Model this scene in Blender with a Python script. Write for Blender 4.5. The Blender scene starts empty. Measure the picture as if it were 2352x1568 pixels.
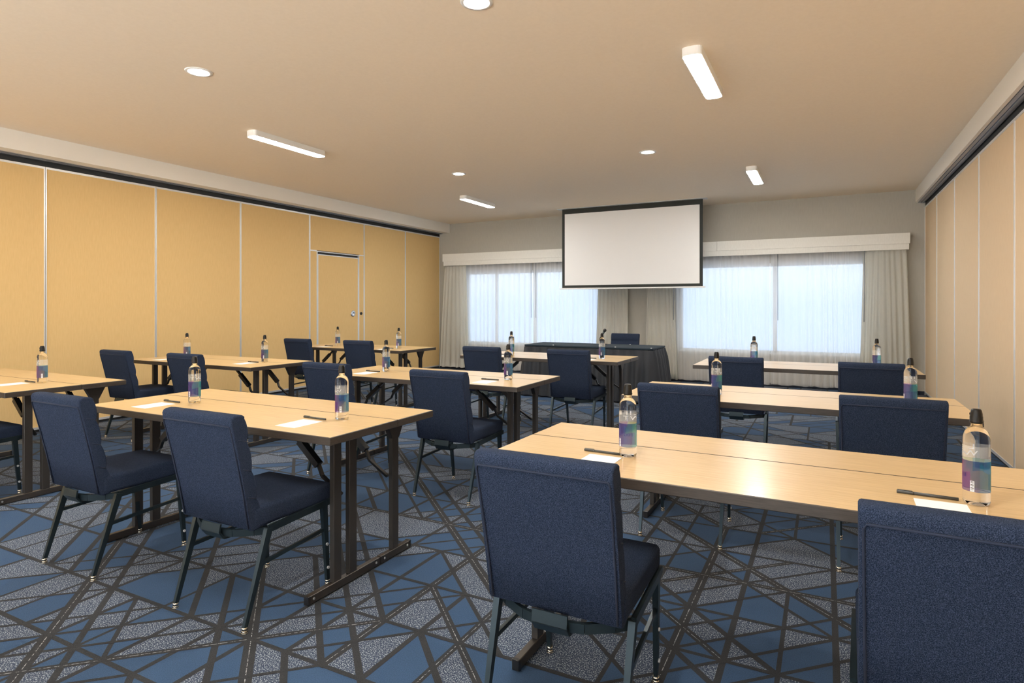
import bpy, bmesh, math, random
from mathutils import Vector, Matrix
S = bpy.context.scene
C = S.collection
# ---------------- camera, world, exposure ----------------
cam_d = bpy.data.cameras.new('camera')
cam = bpy.data.objects.new('camera', cam_d); C.objects.link(cam)
cam.location = (0, 0, 1.334)
cam.rotation_euler = (math.pi / 2, 0, 0.4778)
cam_d.sensor_width = 36; cam_d.lens = 1387.07 / 2352 * 36
cam_d.shift_y = -(784 - 700.83) / 2352
cam_d.clip_start = 0.05
S.camera = cam
S.view_settings.view_transform = 'Standard'
S.view_settings.look = 'None'
S.view_settings.gamma = 1
S.view_settings.exposure = 0.5
S.view_settings.use_curve_mapping = False
BACK_FILL = (2.0, 2.1, 2.2)
GROUND_FILL = (5.6, 5.4, 5.1)
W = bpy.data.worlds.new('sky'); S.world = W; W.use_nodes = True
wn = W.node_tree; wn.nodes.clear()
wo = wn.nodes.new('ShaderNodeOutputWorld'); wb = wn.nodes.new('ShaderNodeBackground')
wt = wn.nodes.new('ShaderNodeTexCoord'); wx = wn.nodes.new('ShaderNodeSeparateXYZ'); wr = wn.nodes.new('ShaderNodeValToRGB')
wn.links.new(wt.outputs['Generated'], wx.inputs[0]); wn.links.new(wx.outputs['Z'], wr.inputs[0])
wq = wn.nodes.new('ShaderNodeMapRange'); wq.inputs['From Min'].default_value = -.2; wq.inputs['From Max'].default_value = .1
wm = wn.nodes.new('ShaderNodeMixRGB'); wm.inputs[1].default_value = (*BACK_FILL, 1)      # unseen bright sky added behind the camera as fill for the room
wg = wn.nodes.new('ShaderNodeMapRange'); wg.inputs['From Min'].default_value = -.01; wg.inputs['From Max'].default_value = .01      # bright ground added below the rear horizon to lift the ceiling
wh = wn.nodes.new('ShaderNodeMixRGB'); wh.inputs[1].default_value = (*GROUND_FILL, 1); wh.inputs[2].default_value = (*BACK_FILL, 1)
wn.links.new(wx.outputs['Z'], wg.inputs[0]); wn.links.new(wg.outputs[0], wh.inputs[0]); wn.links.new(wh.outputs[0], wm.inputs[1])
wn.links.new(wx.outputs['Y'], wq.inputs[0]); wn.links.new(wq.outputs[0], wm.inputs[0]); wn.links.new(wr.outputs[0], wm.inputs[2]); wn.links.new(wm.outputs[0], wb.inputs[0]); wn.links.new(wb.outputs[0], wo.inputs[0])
e = wr.color_ramp.elements
e[0].position = 0.0; e[0].color = (.52, .71, 1, 1); e[1].position = 0.07; e[1].color = (.80, .92, 1, 1)
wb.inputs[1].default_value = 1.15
LAMP = 84.0      # strength of the ceiling fixtures' diffusers
# ---------------- room size ----------------
XL, XR, YF, YB, CH = -7.34, 1.325, 10.8, -3.0, 3.06
PT = 2.80        # top of the partition panels
# ---------------- helpers ----------------
def newbm(): return bmesh.new()
def box(bm, x0, y0, z0, x1, y1, z1, mat=0, bev=0, seg=2):
    r = bmesh.ops.create_cube(bm, size=1)
    vs = r['verts']
    bmesh.ops.scale(bm, verts=vs, vec=(x1 - x0, y1 - y0, z1 - z0))
    bmesh.ops.translate(bm, verts=vs, vec=((x0 + x1) / 2, (y0 + y1) / 2, (z0 + z1) / 2))
    fs = list({f for v in vs for f in v.link_faces})
    for f in fs: f.material_index = mat
    if bev:
        es = list({e for f in fs for e in f.edges})
        bmesh.ops.bevel(bm, geom=es, offset=bev, segments=seg, profile=.5, affect='EDGES')
    return fs
def beam(bm, p, q, s0, s1=None, up=(0, 0, 1), mat=0):
    """rectangular bar from p to q; s = (width across, width along up)"""
    s1 = s1 or s0
    p, q = Vector(p), Vector(q); d = (q - p).normalized(); up = Vector(up)
    if abs(d.dot(up)) > .99: up = Vector((0, 1, 0))
    a = d.cross(up).normalized(); b = a.cross(d).normalized()
    ring = []
    for c, s in ((p, s0), (q, s1)):
        ring.append([bm.verts.new(c + a * s[0] / 2 * i + b * s[1] / 2 * j) for i, j in ((-1, -1), (1, -1), (1, 1), (-1, 1))])
    fs = [bm.faces.new(ring[0][::-1]), bm.faces.new(ring[1])]
    for k in range(4):
        fs.append(bm.faces.new((ring[0][k], ring[0][(k + 1) % 4], ring[1][(k + 1) % 4], ring[1][k])))
    for f in fs: f.material_index = mat
def tube(bm, pts, r, n=10, mat=0, smooth=True):
    pts = [Vector(p) for p in pts]; prev = None; rings = []
    for i, p in enumerate(pts):
        d = (pts[min(i + 1, len(pts) - 1)] - pts[max(i - 1, 0)]).normalized()
        if prev is None:
            a = d.orthogonal().normalized()
        else:
            a = (prev - d * prev.dot(d)).normalized()
        prev = a; b = d.cross(a)
        rr = r[i] if isinstance(r, (list, tuple)) else r
        rings.append([bm.verts.new(p + (a * math.cos(t) + b * math.sin(t)) * rr) for t in [2 * math.pi * k / n for k in range(n)]])
    for A, B in zip(rings, rings[1:]):
        for k in range(n):
            f = bm.faces.new((A[k], A[(k + 1) % n], B[(k + 1) % n], B[k])); f.smooth = smooth; f.material_index = mat
    for R, rev in ((rings[0], True), (rings[-1], False)):
        f = bm.faces.new(R[::-1] if rev else R); f.material_index = mat
def lathe(bm, prof, n=28, c=(0, 0, 0), mat=0, sx=1.0):
    rings = []
    for r, z in prof:
        if r < 1e-6: rings.append([bm.verts.new((c[0], c[1], c[2] + z))])
        else: rings.append([bm.verts.new((c[0] + r * math.cos(2 * math.pi * k / n) * sx, c[1] + r * math.sin(2 * math.pi * k / n), c[2] + z)) for k in range(n)])
    for A, B in zip(rings, rings[1:]):
        for k in range(n):
            a, b = A[k % len(A)], A[(k + 1) % len(A)]; c2, d = B[(k + 1) % len(B)], B[k % len(B)]
            vs = []
            for v in (a, b, c2, d):
                if v not in vs: vs.append(v)
            if len(vs) > 2:
                f = bm.faces.new(vs); f.smooth = True; f.material_index = mat
def link(o, parent=None):
    C.objects.link(o)
    if parent: o.parent = parent
    return o
def obj(name, bm, mats, parent=None, fix=True, smooth=None):
    if fix: bmesh.ops.recalc_face_normals(bm, faces=bm.faces[:])
    me = bpy.data.meshes.new(name); bm.to_mesh(me); bm.free()
    if not isinstance(mats, (list, tuple)): mats = [mats]
    for m in mats: me.materials.append(m)
    if smooth is not None:
        for p in me.polygons: p.use_smooth = smooth
    return link(bpy.data.objects.new(name, me), parent)
def tag(o, label, cat, group=None, kind=None):
    if label: o['label'] = label
    if cat: o['category'] = cat
    if group: o['group'] = group
    if kind: o['kind'] = kind
    return o
def struct(o): o['kind'] = 'structure'; return o
def empty(name, loc=(0, 0, 0), rz=0):
    o = bpy.data.objects.new(name, None); C.objects.link(o); o.location = loc; o.rotation_euler = (0, 0, rz); o.empty_display_size = .1
    return o
def dup(root, loc, rz=0):
    def rec(o, parent):
        c = o.copy(); C.objects.link(c)
        if parent: c.parent = parent
        for ch in kids.get(o.name, []): rec(ch, c)
        return c
    kids = {}
    for o in list(C.objects):
        if o.parent: kids.setdefault(o.parent.name, []).append(o)
    c = rec(root, None); c.location = loc; c.rotation_euler = (0, 0, rz)
    return c
def text_mesh(s, size, depth=0.0, sp=1.0):
    cu = bpy.data.curves.new('lettering', 'FONT'); cu.body = s; cu.size = size; cu.extrude = depth; cu.space_character = sp
    cu.align_x = 'CENTER'; cu.align_y = 'CENTER'; cu.resolution_u = 3
    t = bpy.data.objects.new('lettering', cu); C.objects.link(t)
    dg = bpy.context.evaluated_depsgraph_get(); dg.update()
    me = bpy.data.meshes.new_from_object(t.evaluated_get(dg))
    C.objects.unlink(t); bpy.data.objects.remove(t); bpy.data.curves.remove(cu)
    return me
# ---------------- materials ----------------
def mat(name, col=(.8, .8, .8), rough=.5, metal=0, **kw):
    m = bpy.data.materials.new(name); m.use_nodes = True
    b = m.node_tree.nodes['Principled BSDF']
    b.inputs['Base Color'].default_value = (*col, 1); b.inputs['Roughness'].default_value = rough; b.inputs['Metallic'].default_value = metal
    for k, v in kw.items():
        b.inputs[k.replace('_', ' ')].default_value = v
    return m
def nodes(m): return m.node_tree, m.node_tree.nodes['Principled BSDF']
def noisy(m, c1, c2, scale, stretch=(1, 1, 1), lo=.35, hi=.65, bump=0, detail=3, coord='Object', bdist=.002, bscale=None):
    t, b = nodes(m); N = t.nodes.new; L = t.links.new
    tc = N('ShaderNodeTexCoord'); mp = N('ShaderNodeMapping'); mp.inputs['Scale'].default_value = stretch
    nz = N('ShaderNodeTexNoise'); nz.inputs['Scale'].default_value = scale; nz.inputs['Detail'].default_value = detail
    cr = N('ShaderNodeValToRGB'); cr.color_ramp.elements[0].position = lo; cr.color_ramp.elements[1].position = hi
    cr.color_ramp.elements[0].color = (*c1, 1); cr.color_ramp.elements[1].color = (*c2, 1)
    L(tc.outputs[coord], mp.inputs[0]); L(mp.outputs[0], nz.inputs['Vector']); L(nz.outputs['Fac'], cr.inputs[0]); L(cr.outputs[0], b.inputs['Base Color'])
    if bump:
        bp = N('ShaderNodeBump'); bp.inputs['Strength'].default_value = bump; bp.inputs['Distance'].default_value = bdist
        src = nz
        if bscale:
            src = N('ShaderNodeTexNoise'); src.inputs['Scale'].default_value = bscale; L(mp.outputs[0], src.inputs['Vector'])
        L(src.outputs['Fac'], bp.inputs['Height']); L(bp.outputs[0], b.inputs['Normal'])
    return m
M = {}
M['ceiling'] = noisy(mat('ceiling_paint', rough=.9), (.91, .79, .64), (.93, .81, .66), 40, bump=.1, bscale=180)
M['soffit'] = mat('soffit_paint', (.86, .83, .77), .85)
M['farwall'] = noisy(mat('far_wall_vinyl', rough=.85), (.43, .41, .36), (.45, .43, .38), 60, (1, 1, .15), bump=.08)
M['panel'] = noisy(mat('partition_fabric', rough=.85), (.72, .49, .21), (.755, .52, .23), 90, (1, 1, .12), bump=.15, detail=4)
M['panel_windowlit'] = noisy(mat('partition_fabric_windowlit', rough=.8), (.73, .555, .36), (.765, .585, .385), 90, (1, 1, .12), bump=.15, detail=4)  # paler tan: grazing window light worked into the fabric colour
M['alu'] = mat('aluminium_trim', (.80, .81, .82), .38, .6)
M['track'] = mat('track_aluminium', (.35, .38, .43), .35, .7)
M['dark'] = mat('dark_gap', (.02, .022, .025), .7)
M['basedark'] = mat('navy_base', (.012, .018, .035), .8)
M['white'] = mat('white_enamel', (.85, .85, .84), .45)
M['offwhite'] = noisy(mat('valance_board', rough=.6), (.76, .75, .70), (.80, .79, .74), 80, (1, 1, .2))
M['frame'] = mat('window_frame_white', (.78, .80, .82), .4)
M['glasspane'] = mat('window_glass', (1, 1, 1), .0, 0, Transmission_Weight=1.0, IOR=1.02)
M['drape'] = noisy(mat('drape_cloth', rough=.9), (.86, .84, .76), (.92, .90, .83), 300, bump=.1)
def cloth_sheer():
    m = bpy.data.materials.new('sheer_voile'); m.use_nodes = True; t = m.node_tree; t.nodes.clear(); N = t.nodes.new; L = t.links.new
    o = N('ShaderNodeOutputMaterial'); tr = N('ShaderNodeBsdfTransparent'); tl = N('ShaderNodeBsdfTranslucent'); df = N('ShaderNodeBsdfDiffuse')
    tl.inputs[0].default_value = (.93, .93, .93, 1); df.inputs[0].default_value = (.96, .95, .94, 1)
    m1 = N('ShaderNodeMixShader'); m2 = N('ShaderNodeMixShader'); m1.inputs[0].default_value = .52
    geo = N('ShaderNodeNewGeometry'); dot = N('ShaderNodeVectorMath'); dot.operation = 'DOT_PRODUCT'; ab = N('ShaderNodeMath'); ab.operation = 'ABSOLUTE'
    L(geo.outputs['Normal'], dot.inputs[0]); L(geo.outputs['Incoming'], dot.inputs[1]); L(dot.outputs['Value'], ab.inputs[0])
    mr = N('ShaderNodeMapRange'); mr.inputs['From Min'].default_value = .3; mr.inputs['From Max'].default_value = 1; mr.inputs['To Min'].default_value = .90; mr.inputs['To Max'].default_value = .58
    L(ab.outputs[0], mr.inputs[0])
    L(tl.outputs[0], m1.inputs[1]); L(df.outputs[0], m1.inputs[2]); L(tr.outputs[0], m2.inputs[1]); L(m1.outputs[0], m2.inputs[2]); L(mr.outputs[0], m2.inputs[0]); L(m2.outputs[0], o.inputs[0])
    return m
M['sheer'] = cloth_sheer()
def emis(name, col, s):
    m = bpy.data.materials.new(name); m.use_nodes = True; t, b = nodes(m)
    b.inputs['Base Color'].default_value = (.9, .9, .9, 1); b.inputs['Emission Color'].default_value = (*col, 1); b.inputs['Emission Strength'].default_value = s
    return m
M['lamp'] = emis('lit_diffuser', (1, .975, .93), LAMP)
M['spot'] = emis('lit_downlight', (1, .96, .89), LAMP * 5)
def wood():
    m = mat('oak_laminate', rough=.3, Coat_Weight=.25, Coat_Roughness=.12); t, b = nodes(m); N = t.nodes.new; L = t.links.new
    tc = N('ShaderNodeTexCoord'); mp = N('ShaderNodeMapping'); mp.inputs['Scale'].default_value = (.9, 28, 28)
    nz = N('ShaderNodeTexNoise'); nz.inputs['Scale'].default_value = 5; nz.inputs['Detail'].default_value = 6; nz.inputs['Roughness'].default_value = .65
    cr = N('ShaderNodeValToRGB'); a = cr.color_ramp.elements
    a[0].position = .30; a[0].color = (.55, .365, .165, 1); a[1].position = .66; a[1].color = (.71, .515, .275, 1)
    L(tc.outputs['Object'], mp.inputs[0]); L(mp.outputs[0], nz.inputs['Vector']); L(nz.outputs['Fac'], cr.inputs[0]); L(cr.outputs[0], b.inputs['Base Color'])
    return m
M['wood'] = wood()
M['edge'] = noisy(mat('table_edge_band', rough=.42), (.040, .032, .026), (.058, .047, .038), 60, (.3, 4, 4))
M['tleg'] = mat('table_leg_bronze', (.085, .076, .068), .36, .7)
M['black'] = mat('black_plastic', (.012, .012, .013), .35)
M['screw'] = mat('screw_nickel', (.6, .6, .6), .3, .8)
def fabric():
    m = mat('navy_weave', rough=1.0, Sheen_Weight=.0, Specular_IOR_Level=.12); t, b = nodes(m); N = t.nodes.new; L = t.links.new
    tc = N('ShaderNodeTexCoord'); mp = N('ShaderNodeMapping'); mp.inputs['Rotation'].default_value = (0, .6, .5)
    mp.inputs['Scale'].default_value = (1, 2.2, 1)
    nz = N('ShaderNodeTexNoise'); nz.inputs['Scale'].default_value = 520; nz.inputs['Detail'].default_value = 1.5
    cr = N('ShaderNodeValToRGB'); a = cr.color_ramp.elements
    a[0].position = .40; a[0].color = (.009, .016, .034, 1); a[1].position = .68; a[1].color = (.050, .068, .118, 1)
    L(tc.outputs['Object'], mp.inputs[0]); L(mp.outputs[0], nz.inputs['Vector']); L(nz.outputs['Fac'], cr.inputs[0]); L(cr.outputs[0], b.inputs['Base Color'])
    bp = N('ShaderNodeBump'); bp.inputs['Strength'].default_value = .35; bp.inputs['Distance'].default_value = .001
    L(nz.outputs['Fac'], bp.inputs['Height']); L(bp.outputs[0], b.inputs['Normal'])
    return m
M['navy'] = fabric()
M['piping'] = mat('navy_piping', (.012, .02, .045), .9)
M['cmetal'] = mat('chair_frame_gunmetal', (.030, .046, .055), .30, .6)
M['brass'] = mat('glide_brass', (.75, .70, .60), .25, 1)
M['clear'] = mat('clear_plastic', (.7, .72, .75), .2, 0, Alpha=.6)
M['cap'] = mat('cap_black', (.004, .004, .004), .3, 0, Specular_IOR_Level=.3)
M['water'] = mat('bottle_water', (1, 1, 1), .0, 0, Transmission_Weight=1.0, IOR=1.22)
M['paper'] = mat('white_paper', (.90, .90, .89), .7)
M['ink'] = mat('pale_grey_ink', (.55, .55, .55), .7)
M['pen'] = mat('pen_grey', (.055, .058, .058), .35)
M['gold'] = mat('gold_print', (.55, .42, .20), .4, .4)
M['lwhite'] = mat('label_white_print', (.92, .93, .95), .5)
M['lpurple'] = mat('label_dark_print', (.12, .10, .35), .5)
M['screen'] = mat('projection_screen', (.84, .84, .84), .8)
M['sborder'] = mat('screen_black_border', (.022, .026, .024), .75)
M['cloth'] = noisy(mat('dark_table_cloth', rough=.85), (.010, .022, .036), (.017, .032, .048), 200, bump=.1)
M['skirt'] = noisy(mat('pleated_skirt', rough=.72), (.020, .026, .036), (.034, .038, .046), 300, bump=.1)
M['chromepull'] = mat('brushed_steel', (.7, .72, .75), .25, .9)
# bottle label: coloured facets round the bottle
def label_mat():
    m = bpy.data.materials.new('label_colours'); m.use_nodes = True; t = m.node_tree; t.nodes.clear(); N = t.nodes.new; L = t.links.new
    o = N('ShaderNodeOutputMaterial'); tc = N('ShaderNodeTexCoord'); sx = N('ShaderNodeSeparateXYZ'); L(tc.outputs['Object'], sx.inputs[0])
    at = N('ShaderNodeMath'); at.operation = 'ARCTAN2'; L(sx.outputs['Y'], at.inputs[0]); L(sx.outputs['X'], at.inputs[1])
    an = N('ShaderNodeMapRange'); an.inputs['From Min'].default_value = -math.pi; an.inputs['From Max'].default_value = math.pi; L(at.outputs[0], an.inputs[0])
    cb = N('ShaderNodeCombineXYZ'); L(an.outputs[0], cb.inputs[0])
    zz = N('ShaderNodeMath'); zz.operation = 'MULTIPLY'; zz.inputs[1].default_value = 4.0; L(sx.outputs['Z'], zz.inputs[0]); L(zz.outputs[0], cb.inputs[1])
    vo = N('ShaderNodeTexVoronoi'); vo.inputs['Scale'].default_value = 5; L(cb.outputs[0], vo.inputs['Vector'])
    sp = N('ShaderNodeSeparateColor'); L(vo.outputs['Color'], sp.inputs[0])
    ad = N('ShaderNodeMath'); ad.operation = 'MULTIPLY_ADD'; ad.inputs[1].default_value = .16; L(sp.outputs[0], ad.inputs[0]); L(an.outputs[0], ad.inputs[2])
    cr = N('ShaderNodeValToRGB'); cr.color_ramp.interpolation = 'CONSTANT'; a = cr.color_ramp.elements
    cols = [(0, (.34, .10, .36)), (.08, (.20, .13, .42)), (.20, (.10, .14, .42)), (.36, (.06, .22, .50)), (.47, (.04, .42, .58)), (.58, (.20, .58, .66)), (.68, (.05, .42, .38)), (.78, (.50, .56, .20)), (.90, (.50, .10, .32)), (1.0, (.34, .10, .36))]
    a[0].position = 0; a[0].color = (*cols[0][1], 1); a[1].position = 1; a[1].color = (*cols[-1][1], 1)
    for p, c in cols[1:-1]:
        q = a.new(p); q.color = (*c, 1)
    fr = N('ShaderNodeMath'); fr.operation = 'ADD'; fr.inputs[1].default_value = .33; L(ad.outputs[0], fr.inputs[0])
    fq = N('ShaderNodeMath'); fq.operation = 'FRACT'; L(fr.outputs[0], fq.inputs[0]); L(fq.outputs[0], cr.inputs[0])
    df = N('ShaderNodeBsdfDiffuse'); tl = N('ShaderNodeBsdfTranslucent'); tr = N('ShaderNodeBsdfTransparent')
    mx = N('ShaderNodeMixShader'); my = N('ShaderNodeMixShader'); mx.inputs[0].default_value = .4; my.inputs[0].default_value = .38
    hs = N('ShaderNodeMixRGB'); hs.inputs[0].default_value = .55; hs.inputs[1].default_value = (1, 1, 1, 1); L(cr.outputs[0], hs.inputs[2]); L(hs.outputs[0], tr.inputs[0])
    L(cr.outputs[0], df.inputs[0]); L(cr.outputs[0], tl.inputs[0]); L(df.outputs[0], mx.inputs[1]); L(tl.outputs[0], mx.inputs[2]); L(tr.outputs[0], my.inputs[1]); L(mx.outputs[0], my.inputs[2]); L(my.outputs[0], o.inputs[0])
    return m
M['label'] = label_mat()
def frost():
    m = bpy.data.materials.new('label_frosted_band'); m.use_nodes = True; t = m.node_tree; t.nodes.clear(); N = t.nodes.new; L = t.links.new
    o = N('ShaderNodeOutputMaterial'); df = N('ShaderNodeBsdfDiffuse'); tr = N('ShaderNodeBsdfTransparent'); my = N('ShaderNodeMixShader')
    df.inputs[0].default_value = (.8, .8, .76, 1); my.inputs[0].default_value = .20
    L(tr.outputs[0], my.inputs[1]); L(df.outputs[0], my.inputs[2]); L(my.outputs[0], o.inputs[0]); return m
M['frost'] = frost()
# carpet
M['cblue'] = noisy(mat('carpet_blue', rough=1), (.021, .055, .120), (.036, .083, .165), 260, bump=.5, bdist=.003, bscale=500)
M['cspeck'] = noisy(mat('carpet_speckle', rough=1), (.026, .042, .082), (.31, .36, .40), 200, lo=.52, hi=.60, bump=.5, detail=3, bdist=.003)
M['cline'] = noisy(mat('carpet_charcoal', rough=1), (.014, .016, .019), (.030, .032, .036), 320, bump=.5, bdist=.003)
M['clight'] = noisy(mat('carpet_stitch', rough=1), (.03, .03, .035), (.30, .31, .32), 90, lo=.45, hi=.55)
# ================= SETTING =================
rnd = random.Random(7)
# ---- carpet: a lattice of crossing dark lines over blue and speckled fields ----
U0, DU, V0, DV = -3.93 + .05 * .1885, .1885, 1.66 + .01 * .3565, .3565
SAMP="5.63,-0.27,1 5.71,-1.13,1 7.61,-0.27,1 8.26,-0.60,1 3.70,-0.29,1 7.99,-1.22,1 1.49,-0.25,1 6.72,-1.41,1 6.51,-0.03,1 6.93,-0.22,1 5.91,-0.69,1 4.52,-0.00,1 2.60,0.05,1 4.23,0.85,1 4.06,0.31,1 6.06,-0.65,0 4.56,-0.67,0 2.88,-0.36,0 5.87,0.30,0 8.53,-0.78,0 6.89,-0.59,0 7.31,-0.90,0 7.28,-1.16,0 9.31,-0.64,0 8.55,-1.07,0 2.92,0.20,0 6.02,-0.16,0 5.36,-0.94,0 6.44,0.12,0 4.51,0.18,0 6.43,-1.04,0 3.74,0.53,0 9.53,-0.35,0 9.80,0.33,1 10.42,0.61,1 11.55,-0.21,1 10.61,-0.09,1 12.31,0.37,1 10.39,1.70,1 10.06,1.11,1 12.40,1.04,1 11.20,0.64,1 11.72,0.97,1 12.25,0.22,1 12.59,0.35,1 9.10,0.14,1 6.98,0.61,1 6.50,1.36,1 8.93,1.20,1 12.60,-0.13,1 11.31,0.36,0 12.01,0.71,0 8.81,0.88,0 10.16,-0.41,0 10.55,0.07,0 9.62,-0.46,0 12.61,-0.01,0 13.46,0.31,0 11.29,1.79,0 11.89,1.29,0 9.36,0.92,0 9.75,-0.19,0 7.63,1.67,0 8.34,0.55,0 12.16,-0.22,0 11.78,2.72,1 12.49,2.29,1 12.59,1.41,1 12.54,0.67,1 10.78,1.34,1 11.21,1.26,1 12.23,0.26,1 13.06,1.29,1 13.58,1.01,1 13.21,0.73,1 12.22,1.81,1 14.50,0.72,1 9.87,4.29,1 7.64,3.68,1 10.66,2.93,1 14.45,1.07,1 11.68,1.01,1 11.58,1.64,0 10.46,2.54,0 11.89,1.31,0 12.00,0.71,0 11.71,0.45,0 13.44,0.31,0 13.94,0.68,0 13.46,1.74,0 12.72,1.95,0 13.83,1.24,0 9.63,3.44,0 10.47,3.56,0 11.27,3.14,0 10.60,2.18,0 12.82,0.21,0 11.61,2.13,0 13.84,0.80,0 17.85,3.68,1 18.45,3.52,1 19.53,4.10,1 20.27,4.69,1 18.53,2.42,1 19.26,2.27,1 19.51,2.04,1 18.31,2.75,1 19.43,3.86,1 20.68,3.83,1 20.59,2.91,1 19.94,5.38,1 19.08,5.10,1 16.64,5.29,1 16.92,4.80,1 18.54,6.27,1 16.78,6.22,1 20.80,2.69,1 21.17,3.71,1 20.80,5.26,1 18.66,3.24,0 19.54,3.20,0 18.61,2.98,0 19.50,2.69,0 20.50,2.46,0 18.86,4.72,0 17.53,4.36,0 17.95,4.26,0 19.51,6.48,0 17.65,5.74,0 18.49,5.74,0 20.45,3.52,0 19.55,2.44,0 17.96,2.68,0 18.61,1.84,0 19.79,2.27,0 20.68,4.20,0 21.38,5.78,0 19.48,6.77,0 20.32,2.09,0 17.68,3.04,0"
def hsh(*a):
    x = 1469598103
    for v in a: x = ((x ^ (int(v) + 7919)) * 1099511627 + 12345) & 0xffffffff; x ^= x >> 13
    return (x % 10007) / 10007
segA = [(9,-1,0),(6,-1,0),(4,-2,0),(7,-2,-1),(10,-1,0),(8,-2,-1),(9,0,1),(11,-1,0),(13,0,2),(14,1,4),(17,1,3),(18,2,4),(15,0,1),(24,2,4),(27,3,5),(28,3,4),(32,5,7),(15,4,5),(18,3,5),(19,4,5),(16,5,7),(18,5,8),(20,7,8)]
segB = [(9,-1,0),(7,-1,0),(8,-2,-1),(11,-2,-1),(10,0,1),(9,1,2),(10,4,5),(8,4,6),(12,3,5),(13,2,3),(11,3,4),(15,2,3)]
segU = [(9,-1,0),(6,-1,0),(5,-1,0),(4,-1,0),(7,-1,0),(6,-2,-1),(8,-2,-1),(7,-2,-1),(12,0,2),(11,0,3),(13,0,2),(14,0,2),(19,1,8),(21,1,8),(20,2,4),(18,1,5),(17,3,7),(16,5,7),(20,6,7)]
fA = {(c, k) for c, a, b in segA for k in range(2 * a, 2 * b)}; fB = {(c, k) for c, a, b in segB for k in range(2 * a, 2 * b)}; fU = {(c, k) for c, a, b in segU for k in range(2 * a, 2 * b)}
def pA(c, k): return (c, k) in fA or hsh(1, c, k // 4) < .38
def pB(c, k): return (c, k) in fB or hsh(2, c, k // 4) < .40
def pU(i, k): return (i, k) in fU or hsh(3, i, k // 4) < .5
def pV(k, i): return k % 2 == 0 and hsh(4, k, i // 4) < .93
def make_carpet():
    i0, i1, k0, k1 = -20, 30, -24, 52
    par = {}
    def find(x):
        while par.setdefault(x, x) != x: par[x] = par[par[x]]; x = par[x]
        return x
    def uni(a, b): par[find(a)] = find(b)
    for i in range(i0, i1):
        for k in range(k0, k1):
            # triangles: L,R,T,B of the cell, split by both diagonals
            a, b = pA(i + k + 1, k), pB(i - k, k)
            # a-diagonal separates {L,B}|{T,R}; b-diagonal separates {L,T}|{B,R}
            if not b: uni((i, k, 'L'), (i, k, 'B')); uni((i, k, 'T'), (i, k, 'R'))
            if not a: uni((i, k, 'L'), (i, k, 'T')); uni((i, k, 'B'), (i, k, 'R'))
            if i > i0 and not pU(i, k): uni((i, k, 'L'), (i - 1, k, 'R'))
            if k > k0 and not pV(k, i): uni((i, k, 'B'), (i, k - 1, 'T'))
    vote = {}
    for s in SAMP.split():
        u, v, l = s.split(','); u = float(u); kk = 2 * float(v); i, k = math.floor(u), math.floor(kk); x, y = u - i, kk - k
        t = ('L' if x < y and x + y < 1 else 'T' if x < y else 'B' if x + y < 1 else 'R')
        f = find((i, k, t)); vote[f] = vote.get(f, 0) + (1 if l == '1' else -1)
    bm = newbm(); vs = {}
    def V(u, k):
        q = (round(u * 2), round(k * 2))
        if q not in vs: vs[q] = bm.verts.new((U0 + u * DU, V0 + k / 2 * DV, 0))
        return vs[q]
    for i in range(i0, i1):
        for k in range(k0, k1):
            c = V(i + .5, k + .5); A, B, D, E_ = V(i, k), V(i + 1, k), V(i + 1, k + 1), V(i, k + 1)
            for t, (p, q) in {'B': (A, B), 'R': (B, D), 'T': (D, E_), 'L': (E_, A)}.items():
                f = bm.faces.new((p, q, c)); r = find((i, k, t))
                s = vote.get(r)
                f.material_index = (1 if s > 0 else 0) if s is not None and s != 0 else (1 if hsh(9, r[0], r[1], ord(r[2])) < .5 else 0)
    def strip(u0, k0_, u1, k1_, w, z, m, off=0):
        p = Vector((U0 + u0 * DU, V0 + k0_ / 2 * DV, z)); q = Vector((U0 + u1 * DU, V0 + k1_ / 2 * DV, z)); d = (q - p).normalized(); n = Vector((-d.y, d.x, 0))
        p = p + n * off - d * w * .3; q = q + n * off + d * w * .3
        f = bm.faces.new([bm.verts.new(x) for x in (p - n * w / 2, q - n * w / 2, q + n * w / 2, p + n * w / 2)]); f.material_index = m
        if f.normal.z < 0: f.normal_flip()
    def line(u0, ka, u1, kb, w, z, dbl):
        if dbl:
            strip(u0, ka, u1, kb, w * 1.75, z, 2); strip(u0, ka, u1, kb, .0032, z + .0001, 3)
        else: strip(u0, ka, u1, kb, w, z, 2)
    def runs(keys):
        out = []; st = None
        for k, on in keys:
            if on and st is None: st = k
            if not on and st is not None: out.append((st, k)); st = None
        if st is not None: out.append((st, keys[-1][0] + 1))
        return out
    for i in range(i0, i1):
        for a, b in runs([(k, pU(i, k)) for k in range(k0, k1)]):
            line(i, a, i, b, .017 if hsh(5, i) < .45 else .024, .0004, i in (12, 14) or hsh(8, i, a) < .05)
    for c in range(i0 + k0, i1 + k1 + 1):
        for a, b in runs([(k, pA(c, k) and i0 <= c - k - 1 < i1) for k in range(k0, k1)]):
            line(c - a, a, c - b, b, .027 if hsh(6, c) < .6 else .019, .0006, c in (4, 10, 18, 28) or hsh(7, c, a) < .05)
    for c in range(i0 - k1, i1 - k0 + 1):
        for a, b in runs([(k, pB(c, k) and i0 <= c + k < i1) for k in range(k0, k1)]):
            line(c + a, a, c + b, b, .017, .0008, c in (10,) or hsh(11, c, a) < .04)
    for k in range(k0, k1, 2):
        for a, b in runs([(i, pV(k, i)) for i in range(i0, i1)]):
            line(a, k, b, k, .021, .0010, hsh(12, k, a) < .03)
    bmesh.ops.recalc_face_normals(bm, faces=bm.faces[:])
    for f in bm.faces:
        if f.normal.z < 0: f.normal_flip()
    return bm
struct(obj('floor', make_carpet(), [M['cblue'], M['cspeck'], M['cline'], M['clight']], fix=False))
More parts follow.
